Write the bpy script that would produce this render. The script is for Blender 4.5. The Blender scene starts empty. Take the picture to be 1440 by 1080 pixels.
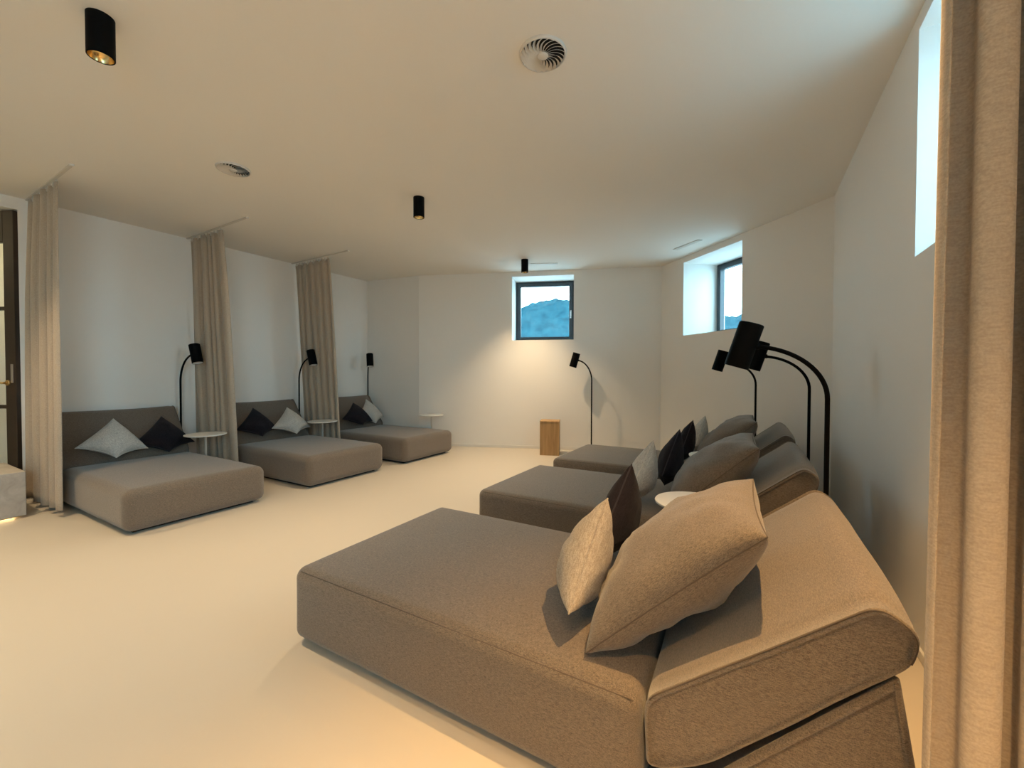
import bpy, bmesh, math, random
from mathutils import Vector, Matrix, noise
PI = math.pi
scene = bpy.context.scene
COL = scene.collection

# ------------------------------------------------------------------ helpers
def link(o, parent=None):
    COL.objects.link(o)
    if parent: o.parent = parent
    return o
def tag(o, label=None, cat=None, group=None, kind=None):
    if label: o['label'] = label
    if cat: o['category'] = cat
    if group: o['group'] = group
    if kind: o['kind'] = kind
    return o
def thing(name, label, cat, loc=(0, 0, 0), rz=0, group=None, kind=None):
    o = link(bpy.data.objects.new(name, None)); o.location = loc; o.rotation_euler = (0, 0, rz)
    o.empty_display_size = .1
    return tag(o, label, cat, group, kind)
def obj(name, bm, mat, parent=None, smooth=True, loc=None):
    bmesh.ops.recalc_face_normals(bm, faces=bm.faces[:])
    me = bpy.data.meshes.new(name); bm.to_mesh(me); bm.free()
    me.materials.append(mat)
    if smooth:
        for p in me.polygons: p.use_smooth = True
    o = link(bpy.data.objects.new(name, me), parent)
    if loc: o.location = loc
    return o
def sharp(o, deg=35):
    me = o.data
    bm = bmesh.new(); bm.from_mesh(me)
    for e in bm.edges:
        if len(e.link_faces) == 2 and e.calc_face_angle(0) > math.radians(deg): e.smooth = False
    bm.to_mesh(me); bm.free()
    return o
def add_box(bm, lo, hi, M=None, bev=0, seg=2):
    b = bmesh.new()
    bmesh.ops.create_cube(b, size=1)
    for v in b.verts: v.co = Vector([(lo[i]+hi[i])/2 + v.co[i]*(hi[i]-lo[i]) for i in range(3)])
    if bev: bmesh.ops.bevel(b, geom=b.edges[:], offset=bev, segments=seg, profile=.5, affect='EDGES')
    merge(bm, b, M)
def merge(bm, b, M=None):
    mp = {}
    for v in b.verts: mp[v] = bm.verts.new(M @ v.co if M else v.co)
    for f in b.faces:
        try: bm.faces.new([mp[v] for v in f.verts])
        except ValueError: pass
    b.free()
def box(lo, hi, M=None, bev=0, seg=2):
    bm = bmesh.new(); add_box(bm, lo, hi, M, bev, seg); return bm
def add_lathe(bm, prof, n=32, M=None, cap=True):
    rings = []
    for r, z in prof:
        rings.append([bm.verts.new((M or Matrix()) @ Vector((r*math.cos(2*PI*k/n), r*math.sin(2*PI*k/n), z))) for k in range(n)])
    for a, b in zip(rings, rings[1:]):
        for k in range(n): bm.faces.new([a[k], a[(k+1) % n], b[(k+1) % n], b[k]])
    if cap:
        bm.faces.new(rings[0]); bm.faces.new(rings[-1])
def lathe(prof, n=32, M=None, cap=True):
    bm = bmesh.new(); add_lathe(bm, prof, n, M, cap); return bm
def add_tube(bm, pts, r, n=10, closed=False):
    pts = [Vector(p) for p in pts]; m = len(pts); rings = []
    up = Vector((0.3, 0.2, 1)).normalized()
    for i, p in enumerate(pts):
        if closed: t = pts[(i+1) % m]-pts[i-1]
        else: t = pts[min(i+1, m-1)]-pts[max(i-1, 0)]
        t.normalize()
        u = up - t*up.dot(t)
        if u.length < 1e-3: u = t.orthogonal()
        u.normalize(); up = u; w = t.cross(u)
        rings.append([bm.verts.new(p + r*(math.cos(2*PI*k/n)*u + math.sin(2*PI*k/n)*w)) for k in range(n)])
    for i in range(m if closed else m-1):
        a, b = rings[i], rings[(i+1) % m]
        for k in range(n): bm.faces.new([a[k], a[(k+1) % n], b[(k+1) % n], b[k]])
    if not closed:
        bm.faces.new(rings[0]); bm.faces.new(rings[-1])
def tube(pts, r, n=10, closed=False):
    bm = bmesh.new(); add_tube(bm, pts, r, n, closed); return bm
def bez(p0, p1, p2, p3, n=14):
    P = [Vector(p) for p in (p0, p1, p2, p3)]
    return [P[0]*(1-t)**3 + P[1]*3*t*(1-t)**2 + P[2]*3*t*t*(1-t) + P[3]*t**3 for t in [i/n for i in range(n+1)]]

# ------------------------------------------------------------------ materials
def mat(name):
    m = bpy.data.materials.new(name); m.use_nodes = True
    nt = m.node_tree; nt.nodes.clear()
    out = nt.nodes.new('ShaderNodeOutputMaterial'); b = nt.nodes.new('ShaderNodeBsdfPrincipled')
    nt.links.new(b.outputs[0], out.inputs[0])
    return m, nt, b
def N(nt, t, **kw):
    n = nt.nodes.new(t)
    for k, v in kw.items():
        if k in n.inputs: n.inputs[k].default_value = v
        else: setattr(n, k, v)
    return n
def plain(name, col, rough=.5, metal=0, spec=.5, var=.04, vscale=3., bump=0., bscale=200):
    m, nt, b = mat(name)
    b.inputs['Roughness'].default_value = rough; b.inputs['Metallic'].default_value = metal
    b.inputs['Specular IOR Level'].default_value = spec
    tc = N(nt, 'ShaderNodeTexCoord')
    ns = N(nt, 'ShaderNodeTexNoise', Scale=vscale, Detail=3.); nt.links.new(tc.outputs['Object'], ns.inputs['Vector'])
    mx = N(nt, 'ShaderNodeMix', data_type='RGBA')
    mx.inputs[6].default_value = (*[c*(1-var) for c in col], 1); mx.inputs[7].default_value = (*[min(1, c*(1+var)) for c in col], 1)
    nt.links.new(ns.outputs['Fac'], mx.inputs[0]); nt.links.new(mx.outputs[2], b.inputs['Base Color'])
    if bump:
        n2 = N(nt, 'ShaderNodeTexNoise', Scale=float(bscale), Detail=4.); nt.links.new(tc.outputs['Object'], n2.inputs['Vector'])
        bp = N(nt, 'ShaderNodeBump', Strength=bump, Distance=.002); nt.links.new(n2.outputs['Fac'], bp.inputs['Height'])
        nt.links.new(bp.outputs[0], b.inputs['Normal'])
    return m
def weave(name, c1, c2, sc=260., aniso=7., bump=.35, rough=.9, dist=.0012, spec=.15, sheen=.15):
    """heathered woven cloth: two crossing stretched noises, warp and weft"""
    m, nt, b = mat(name)
    b.inputs['Roughness'].default_value = rough; b.inputs['Specular IOR Level'].default_value = spec
    b.inputs['Sheen Weight'].default_value = sheen; b.inputs['Sheen Roughness'].default_value = .6
    tc = N(nt, 'ShaderNodeTexCoord'); outs = []
    for s in ((sc, sc/aniso, sc), (sc/aniso, sc, sc)):
        mp = N(nt, 'ShaderNodeMapping'); mp.inputs['Scale'].default_value = s
        nt.links.new(tc.outputs['Object'], mp.inputs['Vector'])
        ns = N(nt, 'ShaderNodeTexNoise', Scale=1., Detail=2., Roughness=.5); nt.links.new(mp.outputs[0], ns.inputs['Vector'])
        outs.append(ns.outputs['Fac'])
    ad = N(nt, 'ShaderNodeMath', operation='ADD'); nt.links.new(outs[0], ad.inputs[0]); nt.links.new(outs[1], ad.inputs[1])
    rp = N(nt, 'ShaderNodeMapRange'); rp.inputs['From Min'].default_value = .72; rp.inputs['From Max'].default_value = 1.28
    nt.links.new(ad.outputs[0], rp.inputs['Value'])
    mx = N(nt, 'ShaderNodeMix', data_type='RGBA'); mx.inputs[6].default_value = (*c1, 1); mx.inputs[7].default_value = (*c2, 1)
    nt.links.new(rp.outputs[0], mx.inputs[0]); nt.links.new(mx.outputs[2], b.inputs['Base Color'])
    bp = N(nt, 'ShaderNodeBump', Strength=bump, Distance=dist); nt.links.new(ad.outputs[0], bp.inputs['Height'])
    nt.links.new(bp.outputs[0], b.inputs['Normal'])
    return m
def emit(name, col, s):
    m = bpy.data.materials.new(name); m.use_nodes = True; nt = m.node_tree; nt.nodes.clear()
    o = nt.nodes.new('ShaderNodeOutputMaterial'); e = nt.nodes.new('ShaderNodeEmission')
    e.inputs[0].default_value = (*col, 1); e.inputs[1].default_value = s; nt.links.new(e.outputs[0], o.inputs[0])
    return m
M_wall = plain('wall_plaster', (.82, .80, .765), .85, var=.02, vscale=1.2, spec=.2, bump=.08, bscale=90)
M_ceil = plain('ceiling_plaster', (.81, .785, .735), .9, var=.012, vscale=1., spec=.15)
M_floor = plain('resin_floor', (.63, .565, .475), .42, var=.03, vscale=.8, spec=.35)
M_trim = plain('white_trim', (.74, .72, .68), .6, var=.01)
M_taupe = weave('taupe_cloth', (.082, .063, .048), (.218, .174, .136), sc=480, aniso=5.5, bump=.3, sheen=.3)
M_light = weave('light_grey_linen', (.36, .34, .315), (.66, .63, .58), sc=260, aniso=7, bump=.3)
M_beige = weave('beige_linen', (.27, .225, .175), (.50, .43, .345), sc=260, aniso=7, bump=.3)
M_dark = weave('aubergine_linen', (.007, .005, .007), (.021, .016, .021), sc=260, bump=.3, sheen=.04)
M_curt = weave('linen_curtain_cloth', (.38, .31, .24), (.50, .42, .33), sc=260, aniso=8, bump=.1)
M_seam = plain('seam_thread', (.10, .078, .062), .9, var=.05)
M_black = plain('matt_black_metal', (.003, .0028, .0028), .6, spec=.06, var=.1)
M_white = plain('white_lacquer', (.78, .76, .71), .4, var=.01)
M_vent = plain('vent_white', (.66, .63, .58), .55, var=.01)
M_void = plain('duct_dark', (.01, .009, .008), .9, var=.1)
M_frame = plain('anthracite_frame', (.035, .045, .055), .45, var=.05)
M_steel = plain('brushed_steel', (.62, .62, .62), .35, metal=1., var=.03)
M_brass = plain('brass', (.55, .38, .16), .3, metal=1., var=.05)
M_gold = plain('gold_reflector', (.75, .55, .25), .22, metal=1., var=.05)
M_door = plain('dark_walnut', (.035, .022, .014), .5, var=.35, vscale=8)
M_track = plain('track_white', (.6, .56, .5), .5, var=.02)
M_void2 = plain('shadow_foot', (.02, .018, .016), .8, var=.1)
M_inner = plain('shade_white_inside', (.75, .73, .7), .5, var=.01)

def wood():
    m, nt, b = mat('oiled_oak'); b.inputs['Roughness'].default_value = .5
    tc = N(nt, 'ShaderNodeTexCoord'); mp = N(nt, 'ShaderNodeMapping'); mp.inputs['Scale'].default_value = (30, 30, 2.2)
    nt.links.new(tc.outputs['Object'], mp.inputs['Vector'])
    ns = N(nt, 'ShaderNodeTexNoise', Scale=1., Detail=6., Distortion=.6); nt.links.new(mp.outputs[0], ns.inputs['Vector'])
    r = N(nt, 'ShaderNodeValToRGB'); r.color_ramp.elements[0].position = .3; r.color_ramp.elements[1].position = .7
    r.color_ramp.elements[0].color = (.36, .20, .075, 1); r.color_ramp.elements[1].color = (.50, .30, .125, 1)
    nt.links.new(ns.outputs['Fac'], r.inputs[0]); nt.links.new(r.outputs[0], b.inputs['Base Color'])
    return m
M_oak = wood()
def stone():
    m, nt, b = mat('grey_stone'); b.inputs['Roughness'].default_value = .55
    tc = N(nt, 'ShaderNodeTexCoord')
    ns = N(nt, 'ShaderNodeTexNoise', Scale=9., Detail=8., Roughness=.65, Distortion=.8); nt.links.new(tc.outputs['Object'], ns.inputs['Vector'])
    r = N(nt, 'ShaderNodeValToRGB'); r.color_ramp.elements[0].position = .3; r.color_ramp.elements[1].position = .72
    r.color_ramp.elements[0].color = (.34, .30, .26, 1); r.color_ramp.elements[1].color = (.50, .46, .41, 1)
    nt.links.new(ns.outputs['Fac'], r.inputs[0]); nt.links.new(r.outputs[0], b.inputs['Base Color'])
    return m
M_stone = stone()
def glass():
    m = bpy.data.materials.new('window_glass'); m.use_nodes = True; nt = m.node_tree; nt.nodes.clear()
    o = nt.nodes.new('ShaderNodeOutputMaterial'); t = nt.nodes.new('ShaderNodeBsdfTransparent'); g = nt.nodes.new('ShaderNodeBsdfGlossy')
    g.inputs['Roughness'].default_value = .02; mx = nt.nodes.new('ShaderNodeMixShader'); mx.inputs[0].default_value = .04
    t.inputs[0].default_value = (.96, .98, .98, 1)
    nt.links.new(t.outputs[0], mx.inputs[1]); nt.links.new(g.outputs[0], mx.inputs[2]); nt.links.new(mx.outputs[0], o.inputs[0])
    return m
M_glass = glass()
def forest():
    m, nt, b = mat('distant_forest'); b.inputs['Roughness'].default_value = .95; b.inputs['Specular IOR Level'].default_value = .05
    tc = N(nt, 'ShaderNodeTexCoord')
    ns = N(nt, 'ShaderNodeTexNoise', Scale=.8, Detail=8., Roughness=.75); nt.links.new(tc.outputs['Object'], ns.inputs['Vector'])
    r = N(nt, 'ShaderNodeValToRGB'); r.color_ramp.elements[0].position = .32; r.color_ramp.elements[1].position = .7
    r.color_ramp.elements[0].color = (.008, .040, .058, 1); r.color_ramp.elements[1].color = (.035, .105, .125, 1)
    nt.links.new(ns.outputs['Fac'], r.inputs[0]); nt.links.new(r.outputs[0], b.inputs['Base Color'])
    return m
M_forest = forest()

# ------------------------------------------------------------------ camera
F_PX, YAW, PITCH, ROLL, CY = 587.07, .5228, .0186, -.0015, 535.76
cd = bpy.data.cameras.new('camera'); cam = link(bpy.data.objects.new('camera', cd))
cd.sensor_fit = 'HORIZONTAL'; cd.sensor_width = 36.; cd.lens = F_PX/1440*36
cd.shift_x = 0; cd.shift_y = -(540-CY)/1440
cyw, syw = math.cos(YAW), math.sin(YAW); cp, sp = math.cos(PITCH), math.sin(PITCH)
Fv = Vector((-syw*cp, cyw*cp, -sp)); rv = Vector((cyw, syw, 0)); dv = Fv.cross(rv)
r2 = rv*math.cos(ROLL)+dv*math.sin(ROLL); d2 = -rv*math.sin(ROLL)+dv*math.cos(ROLL)
cam.matrix_world = Matrix(((r2.x, -d2.x, -Fv.x, 0), (r2.y, -d2.y, -Fv.y, 0), (r2.z, -d2.z, -Fv.z, 1.25), (0, 0, 0, 1)))
cd.clip_start = .02; cd.clip_end = 500
scene.camera = cam

# ------------------------------------------------------------------ the room
HC = 2.93
XL, XR = -6.14, .655
Pe, Pd, Pa, Pb = (XL, 5.33), (-5.009, 5.462), (-1.255, 6.88), (XR, 4.96)
YB = -3.0
def struct(o): o['kind'] = 'structure'; return o
def slab(name, pts, z0, z1, m):
    bm = bmesh.new()
    a = [bm.verts.new((x, y, z0)) for x, y in pts]; b = [bm.verts.new((x, y, z1)) for x, y in pts]
    bm.faces.new(a); bm.faces.new(b)
    for i in range(len(pts)): bm.faces.new([a[i], a[(i+1) % len(pts)], b[(i+1) % len(pts)], b[i]])
    return struct(obj(name, bm, m, smooth=False))
OUT = [(-8.3, YB-.3), (-8.3, 5.75), (-5.1, 5.85), (-1.18, 7.36), (1.05, 5.12), (1.05, YB-.3)]
slab('floor', OUT, -.2, 0, M_floor); slab('ceiling', OUT, HC, HC+.25, M_ceil)

def wall(name, P, Q, th, holes=(), e0=0., e1=0.):
    """wall P->Q (interior on the right hand side), thickness outward (left); holes (u0,u1,z0,z1)"""
    P = Vector((*P, 0)); Q = Vector((*Q, 0)); d = (Q-P); L = d.length; d.normalize(); n = Vector((-d.y, d.x, 0))
    us = sorted({-e0, L+e1, *[h[0] for h in holes], *[h[1] for h in holes]}); zs = sorted({-.1, HC+.1, *[h[2] for h in holes], *[h[3] for h in holes]})
    bm = bmesh.new(); V = {}
    def v(i, j, k):
        if (i, j, k) not in V: V[i, j, k] = bm.verts.new(P + d*us[i] + Vector((0, 0, zs[j])) + n*(th if k else 0))
        return V[i, j, k]
    def solid(i, j):
        if i < 0 or j < 0 or i >= len(us)-1 or j >= len(zs)-1: return False
        uc, zc = (us[i]+us[i+1])/2, (zs[j]+zs[j+1])/2
        return not any(h[0] < uc < h[1] and h[2] < zc < h[3] for h in holes)
    for i in range(len(us)-1):
        for j in range(len(zs)-1):
            if not solid(i, j): continue
            for k in (0, 1): bm.faces.new([v(i, j, k), v(i+1, j, k), v(i+1, j+1, k), v(i, j+1, k)])
            if not solid(i-1, j): bm.faces.new([v(i, j, 0), v(i, j+1, 0), v(i, j+1, 1), v(i, j, 1)])
            if not solid(i+1, j): bm.faces.new([v(i+1, j, 0), v(i+1, j+1, 0), v(i+1, j+1, 1), v(i+1, j, 1)])
            if not solid(i, j-1): bm.faces.new([v(i, j, 0), v(i+1, j, 0), v(i+1, j, 1), v(i, j, 1)])
            if not solid(i, j+1): bm.faces.new([v(i, j+1, 0), v(i+1, j+1, 0), v(i+1, j+1, 1), v(i, j+1, 1)])
    struct(obj(name, bm, M_wall, smooth=False))
    return P, d, n
SILL, HEAD = 1.80, 2.852
def along(P, Q, pt):
    d = Vector(Q)-Vector(P); d.normalize(); return (Vector(pt)-Vector(P)).dot(d)
u1a, u1b = along(Pd, Pa, (-3.482, 6.038)), along(Pd, Pa, (-2.53, 6.398))
u2a, u2b = along(Pa, Pb, (-.882, 6.504)), along(Pa, Pb, (-.125, 5.741))
wall('wall_left', (XL, YB), Pe, .16, [(-.6-YB, 1.128-YB, -.2, 2.815)], e1=.1)
wall('wall_alcove', Pe, Pd, .3, e0=.1)
W1 = wall('wall_back', Pd, Pa, .62, [(u1a, u1b, SILL, HEAD)], e1=.2)
W2 = wall('wall_corner', Pa, Pb, .72, [(u2a, u2b, SILL, HEAD)], e0=.2, e1=.2)
W3 = wall('wall_right', Pb, (XR, YB), .62, [(4.96-2.655, 4.96-1.6, SILL, HEAD), (4.96+.7, 4.96+2.6, 1.2, HEAD)], e0=.1)  # the second opening serves the added, unseen daylight window
wall('wall_front', (XR+.1, YB), (-8.1, YB), .2)
wall('wall_corridor', (-8.0, YB), (-8.0, 3.0), .2)
wall('wall_corridor_end', (-8.1, 2.4), (XL-.1, 2.4), .2)

def baseboard(name, P, Q, m=M_trim, h=.045, t=.012):
    P = Vector((*P, 0)); Q = Vector((*Q, 0)); d = (Q-P); L = d.length; d.normalize(); n = Vector((d.y, -d.x, 0))
    M = Matrix.Translation(P) @ Matrix(((d.x, n.x, 0, 0), (d.y, n.y, 0, 0), (0, 0, 1, 0), (0, 0, 0, 1)))
    struct(obj(name, box((0, 0, 0), (L, t, h), M, .003), m, smooth=False))
baseboard('baseboard_back', Pd, Pa); baseboard('baseboard_corner', Pa, Pb); baseboard('baseboard_right', Pb, (XR, YB))
baseboard('baseboard_left', (XL, 1.18), Pe); baseboard('baseboard_alcove', Pe, Pd)

def window(name, W, u0, u1, dep, fw=.055, handle_side=1, z0=SILL):
    P, d, n = W
    M = Matrix.Translation(P + n*dep) @ Matrix(((d.x, n.x, 0, 0), (d.y, n.y, 0, 0), (0, 0, 1, 0), (0, 0, 0, 1)))
    z1 = HEAD
    root = link(bpy.data.objects.new(name, None)); root.matrix_world = M; struct(root)
    def frame(a, b, c, e, w, y0, y1, bev=.004):
        bm = bmesh.new()
        add_box(bm, (a, y0, c), (a+w, y1, e), bev=bev); add_box(bm, (b-w, y0, c), (b, y1, e), bev=bev)
        add_box(bm, (a+w, y0, c), (b-w, y1, c+w), bev=bev); add_box(bm, (a+w, y0, e-w), (b-w, y1, e), bev=bev)
        return bm
    obj('window_frame', frame(u0, u1, z0, z1, .045, .0, .08), M_frame, root, smooth=False)
    obj('window_sash', frame(u0+.035, u1-.035, z0+.035, z1-.035, .052, -.022, .055), M_frame, root, smooth=False)
    obj('glass_pane', box((u0+.08, .012, z0+.08), (u1-.08, .02, z1-.08)), M_glass, root, smooth=False)
    hx = (u1-.058) if handle_side > 0 else (u0+.058)
    bm = box((hx-.012, -.03, 2.24), (hx+.012, -.022, 2.34), bev=.003); add_box(bm, (hx-.009, -.062, 2.20), (hx+.009, -.05, 2.32), bev=.004)
    add_box(bm, (hx-.008, -.052, 2.29), (hx+.008, -.028, 2.31))
    obj('window_handle', bm, M_steel, root, smooth=False)
    return M
window('window_1', W1, u1a, u1b, .45)
window('window_2', W2, u2a, u2b, .58)
window('window_3', W3, 4.96-2.655, 4.96-1.6, .45)
window('added_window', W3, 4.96+.7, 4.96+2.6, .45, z0=1.2)  # added out of view, to bring more cool daylight into the room

# door in the left wall, its leaf standing ajar into the corridor, beside the first curtain
dr = thing('door_1', None, None, (XL-.0, 1.118, 0), math.atan2(-.42, -.91), kind='structure')
W_, H_ = .95, 2.80
bm = bmesh.new(); add_box(bm, (0.0, -.025, .01), (.115, .025, H_), bev=.004); add_box(bm, (W_-.115, -.025, .01), (W_, .025, H_), bev=.004)
add_box(bm, (.115, -.025, H_-.3), (W_-.115, .025, H_), bev=.004); add_box(bm, (.115, -.025, .01), (W_-.115, .025, .32), bev=.004)
obj('door_frame', bm, M_door, dr, smooth=False)
obj('glass_pane', box((.115, -.004, .32), (W_-.115, .004, H_-.3)), M_glass, dr, smooth=False)
bm = bmesh.new()
for z in (.9, 1.85): add_box(bm, (.115, -.015, z), (W_-.115, .015, z+.035), bev=.003)
obj('glazing_bar', bm, M_door, dr, smooth=False)
hb = bmesh.new(); add_tube(hb, [(.085, .025, 1.15), (.085, .07, 1.15), (.11, .08, 1.15), (.2, .08, 1.145)], .011, 10); add_lathe(hb, [(.026, 0), (.026, .01), (.02, .014)], 20, Matrix.Translation((.085, .025, 1.15)) @ Matrix.Rotation(-PI/2, 4, 'X'))
obj('door_handle', hb, M_brass, dr)
obj('lock_plate', box((.025, .025, 1.15), (.05, .032, 1.33), bev=.003), M_steel, dr, smooth=False)

# ------------------------------------------------------------------ daybeds
def rounded_box(lo, hi, r, crown=0., step=.05, seed=0, wrk=0.):
    c = [(a+b)/2 for a, b in zip(lo, hi)]; h = [(b-a)/2 for a, b in zip(lo, hi)]
    def ticks(H):
        core = H-r; t = [-H] + [-core-r*math.cos(k*PI/2/5) for k in range(1, 5)]
        t = [-core-r*(1-k/6) for k in range(0, 6)]
        n = max(2, int(2*core/step)); t += [-core+2*core*k/n for k in range(n+1)]
        t += [core+r*k/6 for k in range(1, 7)]
        return t
    T = [ticks(x) for x in h]; bm = bmesh.new()
    def put(q):
        inner = Vector([max(-h[i]+r, min(h[i]-r, q[i])) for i in range(3)]); d = Vector(q)-inner
        p = inner + (d.normalized()*r if d.length > 1e-9 else d)
        u, v = p.x/h[0], p.y/h[1]
        if p.z > 0: p.z += crown*(1-min(1, abs(u))**3)*(1-min(1, abs(v))**3)*(p.z/h[2])
        if wrk:
            w = p + Vector((seed*7.3, seed*3.1, 0))
            a = noise.noise(Vector((w.x*2.1, w.y*2.1, w.z*2))) + .15*noise.noise(Vector((w.x*9, w.y*4, w.z*5)))
            dn = d.normalized() if d.length > 1e-9 else Vector((0, 0, 1))
            p += dn*wrk*a
        return Vector(c)+p
    for ax in range(3):
        A, B = [(1, 2), (0, 2), (0, 1)][ax]
        for sgn in (-1, 1):
            G = []
            for a in T[A]:
                row = []
                for b in T[B]:
                    q = [0, 0, 0]; q[ax] = sgn*h[ax]; q[A] = a; q[B] = b
                    row.append(bm.verts.new(put(q)))
                G.append(row)
            for i in range(len(G)-1):
                for j in range(len(G[0])-1): bm.faces.new([G[i][j], G[i+1][j], G[i+1][j+1], G[i][j+1]])
    bmesh.ops.remove_doubles(bm, verts=bm.verts[:], dist=1e-5)
    return bm
def fillet(poly, rad, n=5):
    out = []; m = len(poly)
    for i in range(m):
        p0, p1, p2 = [Vector(poly[(i+k-1) % m]) for k in range(3)]; r = rad[i] if isinstance(rad, (list, tuple)) else rad
        a = (p0-p1); b = (p2-p1); r_ = min(r, a.length*.45, b.length*.45); A = p1+a.normalized()*r_; B = p1+b.normalized()*r_
        for k in range(n+1):
            t = k/n; out.append(A*(1-t)**2+p1*2*t*(1-t)+B*t*t)
    return out
def resample(loop, st):
    out = []
    for i, p in enumerate(loop):
        q = loop[(i+1) % len(loop)]; n = max(1, int((q-p).length/st))
        for k in range(n): out.append(p.lerp(q, k/n))
    return out
def extruded(loop, y0, y1, r, step=.05, puff=0., seed=0, wrk=0., sag=0.):
    """profile loop (x,z) extruded in y with pillow-rounded ends"""
    cx = sum(p.x for p in loop)/len(loop); cz = sum(p.y for p in loop)/len(loop); m = len(loop)
    nrm = []
    for i in range(m):
        t = loop[(i+1) % m]-loop[i-1]; nrm.append(Vector((t.y, -t.x)).normalized())
    area = sum(loop[i].x*loop[(i+1) % m].y-loop[(i+1) % m].x*loop[i].y for i in range(m))
    if area < 0: nrm = [-v for v in nrm]
    st = []
    for k in range(6): a = k/5*PI/2; st.append((y0+r*(1-math.sin(a)), -r*(1-math.cos(a))))
    n = max(2, int((y1-y0-2*r)/step))
    for k in range(1, n): st.append((y0+r+(y1-y0-2*r)*k/n, 0.))
    for k in range(5, -1, -1): a = k/5*PI/2; st.append((y1-r*(1-math.sin(a)), -r*(1-math.cos(a))))
    st = [(y, o) for y, o in st]
    bm = bmesh.new(); rings = []
    for y, off in st:
        e = (y-y0)/(y1-y0)*2-1; pf = puff*(1-e*e)
        ring = []
        for p, nn in zip(loop, nrm):
            w = wrk*(noise.noise(Vector((p.x*3+seed, y*2.6, p.y*3)))+.5*noise.noise(Vector((p.x*8+seed, y*5, p.y*8)))) if wrk else 0
            q = p+nn*(off+pf+w); q.y -= sag*(1-e*e)*max(0, (p.y-.36)/.5); ring.append(bm.verts.new((q.x, y, q.y)))
        rings.append(ring)
    for a, b in zip(rings, rings[1:]):
        for i in range(m): bm.faces.new([a[i], a[(i+1) % m], b[(i+1) % m], b[i]])
    for ring in (rings[0], rings[-1]):
        y = ring[0].co.y; s = -1 if ring is rings[0] else 1
        prev = ring
        for k in (.75, .5, .25):
            nr = [bm.verts.new((cx+(v.co.x-cx)*k, y+s*.012*(1-k), cz+(v.co.z-cz)*k)) for v in ring]
            for i in range(m): bm.faces.new([prev[i], prev[(i+1) % m], nr[(i+1) % m], nr[i]])
            prev = nr
        c = bm.verts.new((cx, y+s*.012, cz))
        for i in range(m): bm.faces.new([prev[i], prev[(i+1) % m], c])
    return bm
BW = 1.066            # width of a daybed
BACK = [(0, 0), (.492, .401), (.560, .352), (.548, .282), (.158, -.114), (.055, -.172), (.008, -.18)]
def make_daybed(side):
    """local x runs from the foot (0) to the head"""
    L, ext = (1.577, 0.) if side == 'R' else (1.535, math.radians(14))
    root = thing('daybed', None, None)
    hw = BW/2
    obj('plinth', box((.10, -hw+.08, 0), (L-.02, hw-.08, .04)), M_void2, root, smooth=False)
    obj('mattress', rounded_box((0, -hw, .022), (L, hw, .352), .05 if side == 'R' else .075, crown=.014, step=.04, seed=1 if side == 'R' else 2, wrk=.002), M_taupe, root)
    if side == 'R':
        for s in (-1, 1): obj('seam', tube([(.05+(L-.07)*k/20, s*(hw-.0146), .3374) for k in range(21)], .0018, 6), M_seam, root)
    c, s = math.cos(ext), math.sin(ext)
    poly = [(L+.009+x*c-z*s, .358+x*s+z*c) for x, z in BACK]
    loop = resample(fillet(poly, [.045, .05, .04, .04, .06, .05, .03]), .035)
    iy = .004
    obj('backrest', extruded(loop, -hw+iy, hw-iy, .011, step=.045, puff=.010, seed=3 if side == 'R' else 5, wrk=.004, sag=0. if side == 'R' else .02), M_taupe, root)
    # a seam along the upper and rear edge of each end
    ctr = Vector((sum(p.x for p in loop)/len(loop), 0, sum(p.y for p in loop)/len(loop)))
    q0, q3 = Vector(poly[0]), Vector(poly[3])
    i0 = min(range(len(loop)), key=lambda i: (loop[i]-q0).length); i3 = min(range(len(loop)), key=lambda i: (loop[i]-q3).length)
    part = loop[i0:i3+1] if i0 < i3 else loop[i0:]+loop[:i3+1]
    for sg in (-1, 1):
        pts = [Vector((ctr.x+(p.x-ctr.x)*.985, sg*(hw-iy-.0035), ctr.z+(p.y-ctr.z)*.985)) for p in part]
        obj('backrest_seam', tube(pts, .0022, 6), M_seam, root)
    xr = 2.20 if side == 'R' else 1.99
    p3, p4 = Vector(poly[3]), Vector(poly[4])
    sp_ = [(L+.03, .035), (xr, .035), (p3.x-.02, p3.y-.03), (p4.x+.01, p4.y-.03), (L+.03, .16)]
    obj('back_support', extruded(resample(fillet(sp_, .02), .06), -hw+.012, hw-.012, .015, step=.08), M_taupe, root)
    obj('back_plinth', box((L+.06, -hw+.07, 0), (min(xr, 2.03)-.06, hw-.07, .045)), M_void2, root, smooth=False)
    return root
def copy_tree(o, parent=None):
    c = o.copy(); COL.objects.link(c); c.parent = parent
    for ch in o.children: copy_tree(ch, c)
    return c
protoR = make_daybed('R'); protoL = make_daybed('L')
XFR, XFL = -1.836, -4.083
RB = [(1.683, 'taupe daybed in the foreground, nearest on the right, with a big pillow on its backrest'),
      (3.178, 'taupe daybed in the middle of the right-hand row'),
      (4.565, 'farthest taupe daybed of the right-hand row, before the corner window')]
LB = [(1.781, 'nearest taupe daybed on the left, beside the first curtain and the stone block'),
      (3.281, 'middle taupe daybed of the left wall, between the two farther curtains'),
      (4.703, 'farthest taupe daybed at the left, in the alcove by the back wall')]
for i, (y, l) in enumerate(RB):
    o = protoR if i == 0 else copy_tree(protoR); o.location = (XFR, y, 0); tag(o, l, 'daybed', 'daybeds along the right wall')
for i, (y, l) in enumerate(LB):
    o = protoL if i == 0 else copy_tree(protoL); o.location = (XFL, y, 0); o.rotation_euler = (0, 0, PI); tag(o, l, 'daybed', 'daybeds along the left wall')

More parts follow.
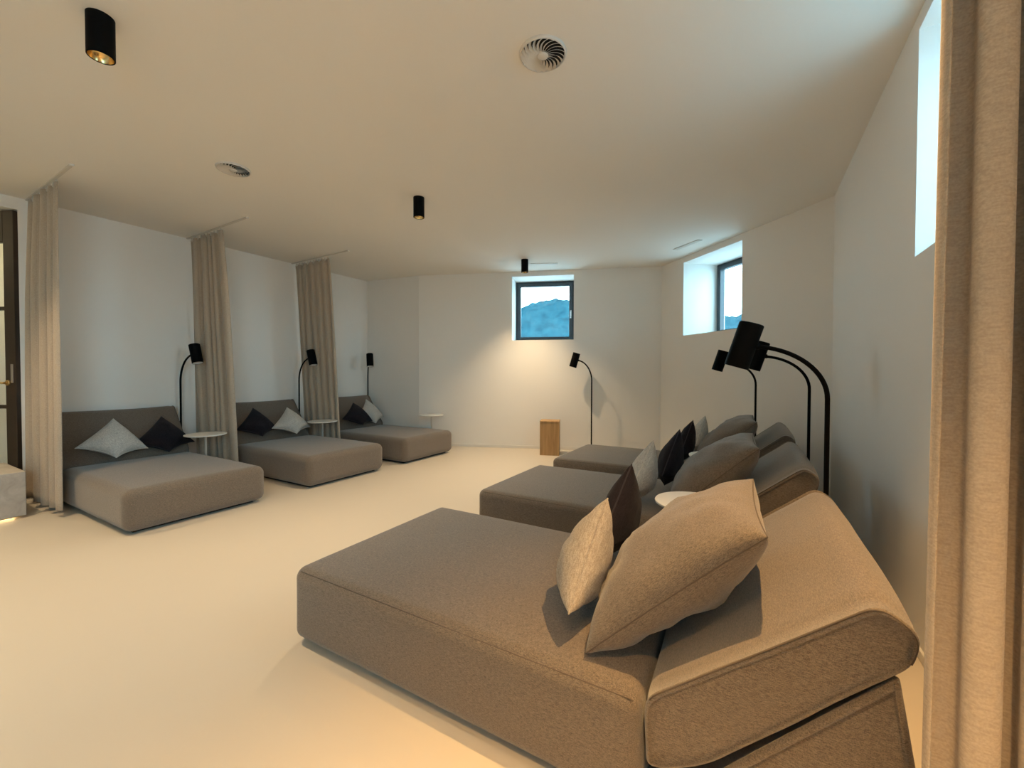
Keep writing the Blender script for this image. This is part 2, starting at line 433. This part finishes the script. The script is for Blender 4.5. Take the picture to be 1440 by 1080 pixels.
# ------------------------------------------------------------------ cushions
def cushion_bm(side, thick, seed, droop=0., wr=.012, pinch=.07, n=30, slump=0.):
    a = side/2; bm = bmesh.new(); rnd = random.Random(seed); ph = [rnd.uniform(0, 6) for _ in range(8)]
    def P(u, v, s):
        x = a*u*(1-pinch*(u*u)*(1-v*v)); y = a*v*(1-pinch*(v*v)*(1-u*u))
        e = max(0, (1-u*u)*(1-v*v)); t = thick/2*(e**.42)*(.85+.15*e)
        # creases running in from the corners and the edges
        w = noise.noise(Vector((u*2.2+seed*5.1, v*2.2, s*3.)))*1.0+.6*noise.noise(Vector((u*5+seed, v*3.2, s*2.)))
        cr = math.sin((u*v)*9+ph[0])*.35*abs(u*v)
        # short pleats running in from the seam
        q = .8*(noise.noise(Vector((u*7+seed, 3.1, s)))*max(0, abs(v)-.35)+noise.noise(Vector((v*7+seed, 9.2, s)))*max(0, abs(u)-.35))
        t += wr*((w+cr)*e**.5+q*e**.3)
        z = s*t
        du, dvv = (u-v)/2, (u+v)/2          # along the two diagonals
        z -= droop*(du*du)                    # side corners sag
        if slump:                              # resting on one corner: that corner is pressed in, the side corners hang
            up, sd = (x+y)/math.sqrt(2), (x-y)/math.sqrt(2); hd = a*math.sqrt(2)
            if up < 0: up *= 1-slump
            up -= .10*hd*(sd/hd)**2; sd *= .90
            x, y = (up+sd)/math.sqrt(2), (up-sd)/math.sqrt(2)
        return Vector((x, y, z))
    ticks = [math.sin(PI/2*(2*k/n-1)) for k in range(n+1)]
    sides = {}
    for s in (1, -1):
        G = [[bm.verts.new(P(u, v, s)) for v in ticks] for u in ticks]; sides[s] = G
        for i in range(n):
            for j in range(n):
                f = [G[i][j], G[i+1][j], G[i+1][j+1], G[i][j+1]]; bm.faces.new(f if s > 0 else f[::-1])
    bmesh.ops.remove_doubles(bm, verts=bm.verts[:], dist=1e-6)
    rim = [P(u, -1, 1) for u in ticks] + [P(1, v, 1) for v in ticks[1:]] + [P(u, 1, 1) for u in ticks[::-1][1:]] + [P(-1, v, 1) for v in ticks[::-1][1:-1]]
    return bm, rim
def cushion(name, label, group, side, thick, seed, m, mp, M, droop=0., wr=.012, pinch=.07, pr=.0035, cat='cushion', slump=0., sdir=(-.6, 0, .8)):
    bm, rim = cushion_bm(side, thick, seed, droop, wr, pinch, slump=slump)
    o = obj(name, bm, m); o.matrix_world = M; tag(o, label, cat, group); SETTLE.append((o, sdir))
    p = obj('piping', tube(rim, pr, 6, closed=True), mp, o)
    return o
def frame(origin, xd, yd):
    """matrix whose local x, y lie along xd, yd (made square) with z their cross"""
    x = Vector(xd).normalized(); z = x.cross(Vector(yd)).normalized(); y = z.cross(x)
    return Matrix(((x.x, y.x, z.x, origin[0]), (x.y, y.y, z.y, origin[1]), (x.z, y.z, z.z, origin[2]), (0, 0, 0, 1)))
SETTLE = []
M_pl = plain('light_piping', (.62, .58, .52), .8); M_pd = plain('dark_piping', (.03, .024, .03), .8)
# left row: each lies on one corner against the backrest, apex up
def left_cushion(apex, foot, dark, label, seed, side=.43, skew=0.):
    apex, foot = Vector(apex), Vector(foot)
    up = (apex-foot).normalized(); across = Vector((0.05*skew, 1, skew)); across = (across-up*across.dot(up)).normalized()
    xd = (up+across); yd = (up-across)              # the two edges, 45 degrees off the diagonal
    nrm = xd.cross(yd)
    if nrm.x < 0: xd, yd = yd, xd
    M = frame(apex-up*side*.7, xd, yd)
    cushion('cushion', label, 'small cushions on the left daybeds', side, .185, seed, M_dark if dark else M_light, M_pd if dark else M_pl, M, droop=.06, pinch=.105, slump=.38, wr=.008, sdir=(.35, .9 if seed in (2, 4, 6) else -.9, .2))
left_cushion((-5.74, 1.68, .77), (-5.40, 1.60, .40), False, 'light grey linen cushion on the nearest left daybed, beside its dark mate', 1, .43, -.05)
left_cushion((-5.82, 2.115, .75), (-5.50, 2.06, .40), True, 'dark aubergine cushion on the nearest left daybed, beside the side table', 2, .43, .05)
left_cushion((-5.82, 3.12, .775), (-5.49, 3.07, .40), True, 'dark aubergine cushion on the middle left daybed, left of the light one', 3, .41, 0)
left_cushion((-5.70, 3.52, .76), (-5.36, 3.455, .40), False, 'light grey linen cushion on the middle left daybed, below the bent lamp', 4, .41, .06)
left_cushion((-5.74, 4.68, .755), (-5.38, 4.58, .40), True, 'dark aubergine cushion on the alcove daybed, in front of a light one', 5, .43, 0)
left_cushion((-5.82, 5.02, .755), (-5.56, 4.98, .40), False, 'light grey linen cushion on the alcove daybed, half behind the dark one', 6, .43, .03)

# right row
def big_pillow(y0, y1, dx, dz, label, seed, s=.66, th=.30):
    """lies on the reclined backrest; lower edge at the seat, upper edge high"""
    lo = Vector((-.425+dx, (y0+y1)/2, .405+dz)); hi = Vector((.03+dx, (y0+y1)/2+.02, .835+dz))
    up = (hi-lo).normalized(); ac = Vector((0.0, 1, .045)).normalized()
    M = frame((lo+hi)/2, ac, up)      # normal points to the foot and up
    if M.col[2].x > 0: M = frame((lo+hi)/2, up, ac)
    cushion('pillow', label, 'large pillows on the right daybeds', s, th, seed, M_taupe, M_seam, M, wr=.021, pinch=.05, pr=.0022, cat='pillow')
big_pillow(1.22, 1.90, -.02, -.02, 'large taupe pillow on the foreground daybed, warmly lit and leaning on its backrest', 11)
big_pillow(2.68, 3.36, -.02, -.02, 'large taupe pillow on the middle right daybed, against its backrest', 12)
big_pillow(4.10, 4.78, -.02, -.02, 'large taupe pillow on the farthest right daybed, against its backrest', 13)
def right_cushion(apex, foot, dark, label, seed, side=.42, skew=0., thick=.185, m=None):
    apex, foot = Vector(apex), Vector(foot)
    up = (apex-foot).normalized(); across = Vector((skew, 1, 0)); across = (across-up*across.dot(up)).normalized()
    xd = (up+across); yd = (up-across)
    if xd.cross(yd).x > 0: xd, yd = yd, xd
    cushion('cushion', label, 'small cushions on the right daybeds', side, thick, seed, m or (M_dark if dark else M_light), m or (M_pd if dark else M_pl), frame(apex-up*side*.7, xd, yd), droop=.01, pinch=.065, slump=.45, wr=.010, sdir=(-1, 0, .15))
right_cushion((-.455, 1.50, .73), (-.575, 1.50, .385), False, 'beige linen cushion on the foreground daybed, in front of the big pillow', 21, .405, skew=-.2, m=M_beige)
right_cushion((-.495, 2.0, .75), (-.575, 2.0, .385), True, 'dark aubergine cushion on the foreground daybed, behind the beige one', 22, skew=.05)
right_cushion((-.585, 2.95, .735), (-.68, 2.95, .40), False, 'greyish linen cushion on the middle right daybed, with its corner up', 23, .40, .05)
right_cushion((-.485, 3.44, .745), (-.57, 3.44, .40), True, 'dark aubergine cushion on the middle right daybed, behind the grey one', 24, skew=.05)
right_cushion((-.505, 4.45, .73), (-.60, 4.45, .40), True, 'dark aubergine cushion on the farthest right daybed, left of the grey one', 25, .40)
right_cushion((-.445, 5.0, .72), (-.53, 5.0, .40), False, 'small grey cushion on the farthest right daybed, right of the dark one', 26, .40)

# let every cushion come to rest without cutting into what carries it
from mathutils.bvhtree import BVHTree
def bvh_of(os_):
    vs, fs = [], []
    for o in os_:
        k = len(vs); mw = o.matrix_world
        vs += [mw @ v.co for v in o.data.vertices]; fs += [[k+i for i in p.vertices] for p in o.data.polygons]
    return BVHTree.FromPolygons(vs, fs)
def meshes(o): return [x for x in [o]+list(o.children_recursive) if x.type == 'MESH']
bpy.context.view_layer.update()
fixed = [bvh_of(meshes(o)) for o in scene.objects if o.name.startswith('daybed') and o.parent is None]
for o, d in SETTLE:
    n = [0, 0]
    for k, dd, fx in ((0, Vector((0, 0, 1)), fixed[:6]), (1, Vector(d).normalized(), fixed)):
        while n[k] < 60:
            bpy.context.view_layer.update(); b = bvh_of(meshes(o))
            if not any(b.overlap(f) for f in fx): break
            o.location += dd*.004; n[k] += 1
    if sum(n): print('SETTLED', o.name, n)
    fixed.append(bvh_of(meshes(o)))

# ------------------------------------------------------------------ side tables
def make_table():
    t = thing('side_table', None, None)
    obj('base', lathe([(.0, 0), (.085, 0), (.085, .006), (.08, .01), (.02, .014)], 40, cap=False), M_white, t)
    obj('stem', lathe([(.011, .012), (.011, .535), (.03, .54), (.03, .546)], 20), M_white, t)
    sharp(obj('tabletop', lathe([(.0, .545), (.19, .545), (.199, .549), (.201, .556), (.199, .56), (.0, .56)], 64, cap=False), M_white, t), 50)
    return t
tb = make_table()
for i, (x, y, l, g) in enumerate([(-5.35, 2.35, 'round white side table beside the nearest left daybed, before the second curtain', 'L'),
        (-5.355, 3.835, 'round white side table at the middle left daybed, against the third curtain', 'L'),
        (-4.62, 5.335, 'round white side table by the back wall, behind the alcove daybed', 'L'),
        (-.265, 2.425, 'round white side table half hidden behind the foreground big pillow', 'R'),
        (-.27, 3.885, 'round white side table between the middle and the farthest right daybeds', 'R'),
        (-.22, 5.31, 'round white side table behind the farthest right daybed, hardly visible', 'R')]):
    o = tb if i == 0 else copy_tree(tb); o.location = (x, y, 0); tag(o, l, 'side table', 'white round side tables')

# ------------------------------------------------------------------ reading lamps
def make_lamp(reach, zh, tilt):
    """pole at the origin, arm bending towards local +x, shade tilted"""
    t = thing('reading_lamp', None, None)
    obj('base', lathe([(.0, 0), (.075, 0), (.075, .008), (.072, .011), (.0, .012)], 40, cap=False), M_black, t)
    jx, jz = reach-.045, zh-.005
    pts = [(0, 0, .01), (0, 0, .5), (0, 0, .95), (0, 0, 1.12)] + bez((0, 0, 1.13), (0, 0, 1.13+.5*(jz-1.13)), (jx*.40, 0, jz-.015), (jx, 0, jz), 16)
    obj('pole', tube(pts, .0105, 12), M_black, t)
    S = Matrix.Translation((reach, 0, zh)) @ Matrix.Rotation(tilt, 4, 'Y')
    sh = obj('lamp_shade', lathe([(.0, .116), (.053, .116), (.057, .112), (.057, -.114), (.054, -.114), (.054, .05), (.0, .05)], 40, S, cap=False), M_black, t); sharp(sh, 40)
    obj('shade_lining', lathe([(.0535, -.112), (.052, -.05), (.04, .0), (.0, .01)], 32, S, cap=False), M_inner, sh)
    obj('joint', lathe([(.016, -.02), (.016, .02)], 16, Matrix.Translation((jx-.005, 0, jz)) @ Matrix.Rotation(PI/2, 4, 'Y')), M_black, t)
    return t
lampA = make_lamp(.30, 1.475, -.28); lampB = make_lamp(.345, 1.392, -.30); lampC = make_lamp(.265, 1.458, -.28)
LAMPS = [(-6.03, 2.385, 8, 'black reading lamp behind the nearest left daybed, shade before the second curtain'),
         (-5.94, 3.86, 2, 'black reading lamp behind the middle left daybed, before the third curtain'),
         (-6.055, 5.262, -34, 'black reading lamp in the alcove corner, behind the farthest left daybed'),
         (-2.18, 6.28, 196, 'slim black reading lamp standing alone by the back wall, below the window'),
         (.305, 2.43, 180, 'large black reading lamp at the right, nearest, with a tall bent pole'),
         (.375, 3.88, 181, 'black reading lamp at the right, its shade partly behind the nearest one'),
         (.03, 5.20, 178, 'farthest black reading lamp of the right row, small shade peeping out')]
for i, (x, y, a, l) in enumerate(LAMPS):
    o = [lampA, 0, 0, lampC, lampB, 0, 0][i] or copy_tree(lampA if i < 4 else lampB); o.location = (x, y, 0); o.rotation_euler = (0, 0, math.radians(a)); tag(o, l, 'lamp', 'black reading lamps')

# ------------------------------------------------------------------ curtains and their ceiling tracks
def curtain_bm(top0, top1, bot0, bot1, zt, zb, folds, amp, seed, ns=None, bow=0.):
    rnd = random.Random(seed); ns = ns or folds*18; nz = 40
    w = [rnd.uniform(.65, 1.35) for _ in range(folds)]; tot = sum(w); acc = [0]
    for x in w: acc.append(acc[-1]+x/tot)
    av = [rnd.uniform(.6, 1.15) for _ in range(folds)]
    T0, T1, B0, B1 = [Vector((*p, 0)) for p in (top0, top1, bot0, bot1)]
    bm = bmesh.new(); G = []
    for j in range(nz+1):
        v = j/nz; row = []
        e = v**.8
        P0, P1 = T0.lerp(B0, e), T1.lerp(B1, e)
        d = (P1-P0); n = Vector((-d.y, d.x, 0)).normalized(); dd = d.normalized()
        for i in range(ns+1):
            s = i/ns; k = 0
            while k < folds-1 and s > acc[k+1]: k += 1
            f = (s-acc[k])/(acc[k+1]-acc[k])
            A = amp*av[k]*(.55+.45*min(1, v*3))*(1+.12*math.sin(v*3+k))
            ang = 2*PI*f + .25*math.sin(v*2.2+k*1.3+seed)
            off = A*math.sin(ang); sl = -.35*A*math.sin(2*ang)
            off += .006*noise.noise(Vector((s*9+seed, v*1.6, 0)))
            p = P0.lerp(P1, s)+n*off+dd*sl
            row.append(bm.verts.new((p.x, p.y, zt+(zb-zt)*v)))
        G.append(row)
    for j in range(nz):
        for i in range(ns): bm.faces.new([G[j][i], G[j][i+1], G[j+1][i+1], G[j+1][i]])
    return bm
def curtain(label, top0, top1, bot0, bot1, folds, amp, seed, zb=.05, track=None, tlabel=''):
    zt = HC-.035
    root = thing('curtain', label, 'curtain', (*[(a+b)/2 for a, b in zip(top0, top1)], zb), 0, 'linen curtains')
    off = Vector(root.location)
    bm = curtain_bm(top0, top1, bot0, bot1, zt, zb, folds, amp, seed)
    for v in bm.verts: v.co -= off
    c = obj('curtain_cloth', bm, M_curt, root)
    so = c.modifiers.new('thickness', 'SOLIDIFY'); so.thickness = .003; so.offset = 0
    a, b = Vector((*top0, 0)), Vector((*top1, 0)); n = folds*2
    d = (b-a).normalized()
    M0 = Matrix.Translation(-off)
    for k in range(n):
        p = a.lerp(b, (k+.5)/n)
        obj('glider', box((p.x-.006, p.y-.005, zt-.02), (p.x+.006, p.y+.005, HC-.0115), M0), M_track, root, smooth=False)
    # track
    ta, tb_ = Vector((*track[0], 0)), Vector((*track[1], 0)); L = (tb_-ta).length; d = (tb_-ta).normalized(); nn = Vector((-d.y, d.x, 0))
    Mt = Matrix(((d.x, nn.x, 0, 0), (d.y, nn.y, 0, 0), (0, 0, 1, 0), (0, 0, 0, 1)))
    tr = thing('curtain_track', tlabel, 'curtain track', (*track[0], HC), 0, 'curtain tracks')
    obj('rail', box((0, -.012, -.011), (L, .012, .0), Mt, .002), M_track, tr, smooth=False)
    obj('end_stop', box((L, -.014, -.016), (L+.02, .014, .0), Mt, .003), M_trim, tr, smooth=False)
curtain('beige linen curtain at far left, nearest the door and the stone block', (-6.08, 1.19), (-5.19, 1.185), (-6.03, 1.14), (-5.14, 1.165), 5, .04, 1, .06,
        ((XL, 1.19), (-4.78, 1.17)), 'slim white curtain track on the ceiling above the nearest left curtain')
curtain('beige linen curtain hanging behind the nearest left lamp and table', (-6.08, 2.53), (-5.31, 2.53), (-6.06, 2.57), (-5.22, 2.64), 5, .045, 2, .05,
        ((XL, 2.52), (-4.75, 2.50)), 'slim white curtain track above the middle one of the left curtains')
curtain('beige linen curtain between the middle and the alcove daybeds', (-6.10, 3.92), (-5.28, 3.91), (-6.08, 4.06), (-5.30, 4.105), 6, .032, 3, .05,
        ((XL, 3.89), (-4.82, 3.86)), 'slim white curtain track above the farthest left curtain')
curtain('beige linen curtain in the right foreground, at the head of the foreground daybed', (.280, .985), (.635, .985), (.270, .985), (.635, .985), 5, .034, 4, .03,
        ((XR-.005, .985), (-.7, .985)), 'curtain track above the right foreground curtain')

# ------------------------------------------------------------------ ceiling fittings
def make_downlight():
    t = thing('ceiling_spotlight', None, None)
    sharp(obj('housing', lathe([(.0, 0), (.052, 0), (.052, -.188), (.050, -.19), (.0475, -.19), (.0475, -.14), (.0, -.14)], 40, cap=False), M_black, t), 40)
    obj('reflector', lathe([(.047, -.187), (.043, -.172), (.026, -.148), (.0, -.146)], 32, cap=False), M_gold, t)
    obj('bulb', lathe([(.0, -.152), (.014, -.152), (.016, -.148), (.0, -.1465)], 24, cap=False), M_bulb, t)
    return t
M_bulb = emit('warm_bulb', (1., .72, .38), 14.)
WARM = (1., .73, .43)
def spot_at(x, y, energy, cone=100, blend=1., z=HC-.172, col=WARM):
    ld = bpy.data.lights.new('spot', 'SPOT'); ld.energy = energy; ld.color = col; ld.spot_size = math.radians(cone); ld.spot_blend = blend; ld.shadow_soft_size = .02
    lo = link(bpy.data.objects.new('spot', ld)); lo.location = (x, y, z)
    return lo
dl = make_downlight()
DL = [(-2.689, .764, 'black cylinder ceiling spotlight at top left, nearest', 170), (-2.788, 3.046, 'black cylinder ceiling spotlight in the middle of the ceiling', 200),
      (-2.936, 5.467, 'small black ceiling spotlight close to the back window', 210)]
for i, (x, y, l, e) in enumerate(DL):
    o = dl if i == 0 else copy_tree(dl); o.location = (x, y, HC); tag(o, l, 'spotlight', 'black ceiling spotlights')
    spot_at(x, y, e)
AMBER = (1., .585, .22)      # the lamps over the right-hand row are dimmed, so warmer
for x, y, e, c, k in [(.14, 1.42, 300, 74, AMBER), (-4.95, .35, 140, 100, WARM), (-2.6, -1.5, 25, 100, WARM), (.15, -.25, 480, 84, AMBER)]:      # the same fittings out of view; the weakest is added for ambient light
    o = copy_tree(dl); o.location = (x, y, HC); tag(o, 'black cylinder ceiling spotlight outside the picture', 'spotlight', 'black ceiling spotlights'); spot_at(x, y, e, c, col=k)

def make_vent():
    t = thing('ceiling_vent', None, None)
    R = .125
    obj('duct', lathe([(.0, -.004), (R-.012, -.004), (R-.012, -.0015), (.0, -.0015)], 40, cap=False), M_void, t)
    sharp(obj('rim', lathe([(R-.010, -.004), (R-.009, -.015), (R-.003, -.013), (R, -.004), (R, 0), (R-.010, 0)], 56, cap=False), M_vent, t), 40)
    obj('hub', lathe([(.0, -.0175), (.024, -.0175), (.028, -.016), (.03, -.006), (.0, -.006)], 32, cap=False), M_vent, t)
    n = 22
    for k in range(n):
        bm = bmesh.new(); rows = []
        for i in range(9):
            f = i/8; r = .024+(R-.0345)*f; a = 2*PI*k/n + .5*f*f; w = 2*PI/n*.66
            # blade: one edge at the face plane, the other tilted up into the duct
            p = [(r*math.cos(a), r*math.sin(a), -.016), (r*math.cos(a+w), r*math.sin(a+w), -.006)]
            rows.append([bm.verts.new(q) for q in p] + [bm.verts.new((q[0], q[1], q[2]+.0015)) for q in p])
        for A, B in zip(rows, rows[1:]):
            for i, j in ((0, 1), (1, 3), (3, 2), (2, 0)): bm.faces.new([A[i], A[j], B[j], B[i]])
        bm.faces.new([rows[0][i] for i in (0, 1, 3, 2)]); bm.faces.new([rows[-1][i] for i in (0, 1, 3, 2)])
        obj('blade', bm, M_vent, t, smooth=False)
    return t
vt = make_vent()
for i, (x, y, a, l) in enumerate([(-.973, 2.006, 0, 'round white swirl air vent on the ceiling, nearest and at the top of the picture'), (-3.72, 1.858, 1.1, 'round white swirl air vent on the left part of the ceiling')]):
    o = vt if i == 0 else copy_tree(vt); o.location = (x, y, HC-.001); o.rotation_euler = (0, 0, a); tag(o, l, 'air vent', 'round ceiling vents')
def slot_vent(P, Q, label):
    P, Q = Vector(P), Vector(Q); L = (Q-P).length; a = math.atan2(Q.y-P.y, Q.x-P.x)
    t = thing('slot_vent', label, 'air vent', (P.x, P.y, HC), a, 'ceiling slot vents')
    obj('slot', box((0, -.018, -.004), (L, .018, -.0005)), M_void, t, smooth=False)
    bm = bmesh.new()
    for y in (-.036, .006): add_box(bm, (-.02, y, -.007), (L+.02, y+.03, 0), bev=.002)
    for x in (-.02, L): add_box(bm, (x, -.018, -.007), (x+.02, .018, 0), bev=.002)
    add_box(bm, (0, -.004, -.007), (L, .004, -.001))
    obj('trim_frame', bm, M_vent, t, smooth=False)
slot_vent((-2.96, 5.74, 0), (-2.62, 5.90, 0), 'narrow white slot vent on the ceiling beside the far spotlight')
slot_vent((-.91, 6.02, 0), (-.60, 5.76, 0), 'narrow slot vent on the ceiling above the corner window')

# ------------------------------------------------------------------ other things on the floor
bx_ = thing('wooden_box', 'light oak box standing on the floor before the back wall', 'box', (-2.80, 5.71, 0), math.atan2(.353, .935))
sharp(obj('body', box((0, 0, 0), (.295, .28, .50), bev=.004), M_oak, bx_, smooth=False))
obj('lid', box((-.002, -.002, .502), (.297, .282, .522), bev=.003), M_oak, bx_, smooth=False)
st = thing('stone_bench', 'low grey stone block bench at the far left, glowing underneath', 'bench', (-5.412, 1.012, 0))
obj('block', box((-.70, -2.2, .022), (0, 0, .40), bev=.006), M_stone, st, smooth=False)
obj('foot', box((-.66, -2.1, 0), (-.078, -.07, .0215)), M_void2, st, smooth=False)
M_led = emit('led_strip', (1., .66, .28), 16.)
obj('light_strip', box((-.076, -2.1, .009), (-.066, -.06, .018)), M_led, st, smooth=False)

# ------------------------------------------------------------------ outside
bm = bmesh.new(); nx, ny = 260, 60; G = []
for i in range(nx+1):
    row = []
    az = math.radians(60*i/nx-38)      # direction from the house, 0 = +Y
    for j in range(ny+1):
        d = 42+j*.85
        x, y = d*math.sin(az), d*math.cos(az)
        f = max(0., min(1., (d-46)/24.)); g = f*f*(3-2*f)
        crest = 12.0+1.0*math.exp(-((az+.43)/.07)**2)+.9*noise.noise(Vector((az*9, 0, 0)))-2.0*max(0., min(1., (az+.32)/.2))
        z = -6+g*(crest+6)*(1. if d < 72 else 1-.02*(d-72)) + .7*noise.noise(Vector((x*.35, y*.35, 0)))+.75*abs(noise.noise(Vector((x*.9, y*.9, 3))))
        row.append(bm.verts.new((x, y, z)))
    G.append(row)
for i in range(nx):
    for j in range(ny): bm.faces.new([G[i][j], G[i+1][j], G[i+1][j+1], G[i][j+1]])
hill = obj('hillside', bm, M_forest); tag(hill, 'misty blue-green wooded hillside seen through the windows', 'hill', kind='structure')

# ------------------------------------------------------------------ light
w = bpy.data.worlds.new('sky'); scene.world = w; w.use_nodes = True; nt = w.node_tree; nt.nodes.clear()
wo = nt.nodes.new('ShaderNodeOutputWorld'); bg = nt.nodes.new('ShaderNodeBackground'); nt.links.new(bg.outputs[0], wo.inputs[0])
bg.inputs[1].default_value = 16.
tc = nt.nodes.new('ShaderNodeTexCoord'); sx = nt.nodes.new('ShaderNodeSeparateXYZ'); nt.links.new(tc.outputs['Generated'], sx.inputs[0])
mr = nt.nodes.new('ShaderNodeMapRange'); mr.inputs['From Min'].default_value = -1; mr.inputs['From Max'].default_value = 1; nt.links.new(sx.outputs['Z'], mr.inputs['Value'])
rp = nt.nodes.new('ShaderNodeValToRGB'); nt.links.new(mr.outputs[0], rp.inputs[0]); nt.links.new(rp.outputs[0], bg.inputs[0])
SKY = [(0., .30), (.48, .45), (.525, 1.), (.66, .85), (.80, .32), (1., .25)]      # hazy: brightest along the horizon
rp.color_ramp.elements[0].position = 0.; rp.color_ramp.elements[1].position = 1.
for k, (p, v) in enumerate(SKY):
    e = rp.color_ramp.elements[0] if k == 0 else rp.color_ramp.elements[-1] if k == len(SKY)-1 else rp.color_ramp.elements.new(p)
    e.color = (.47*v, .81*v, 1.0*v, 1)
def portal(W, u0, u1, dep, z0=SILL):
    P, d, n = W
    ld = bpy.data.lights.new('window_portal', 'AREA'); ld.shape = 'RECTANGLE'; ld.size = u1-u0; ld.size_y = HEAD-z0; ld.cycles.is_portal = True
    lo = link(bpy.data.objects.new('window_portal', ld)); c = P+d*(u0+u1)/2+n*dep+Vector((0, 0, (z0+HEAD)/2))
    z = n; x = d; y = z.cross(x)     # light shines along -z, into the room
    lo.matrix_world = Matrix(((x.x, y.x, z.x, c.x), (x.y, y.y, z.y, c.y), (x.z, y.z, z.z, c.z), (0, 0, 0, 1)))
portal(W1, u1a, u1b, .6); portal(W2, u2a, u2b, .7); portal(W3, 4.96-2.655, 4.96-1.6, .6); portal(W3, 4.96+.7, 4.96+2.6, .6, 1.2)
cl = bpy.data.lights.new('corridor_lamp', 'POINT'); cl.energy = 25; cl.color = (1., .85, .5); cl.shadow_soft_size = .1
link(bpy.data.objects.new('corridor_lamp', cl)).location = (-7.2, .6, 2.6)

# ------------------------------------------------------------------ colour management
scene.view_settings.view_transform = 'Standard'; scene.view_settings.look = 'None'
scene.view_settings.exposure = 0.0; scene.view_settings.gamma = 1.0; scene.view_settings.use_curve_mapping = False
scene.cycles.use_denoising = True
scene.cycles.max_bounces = 12; scene.cycles.diffuse_bounces = 8; scene.cycles.glossy_bounces = 4; scene.cycles.transparent_max_bounces = 12
scene.cycles.sample_clamp_indirect = 8.
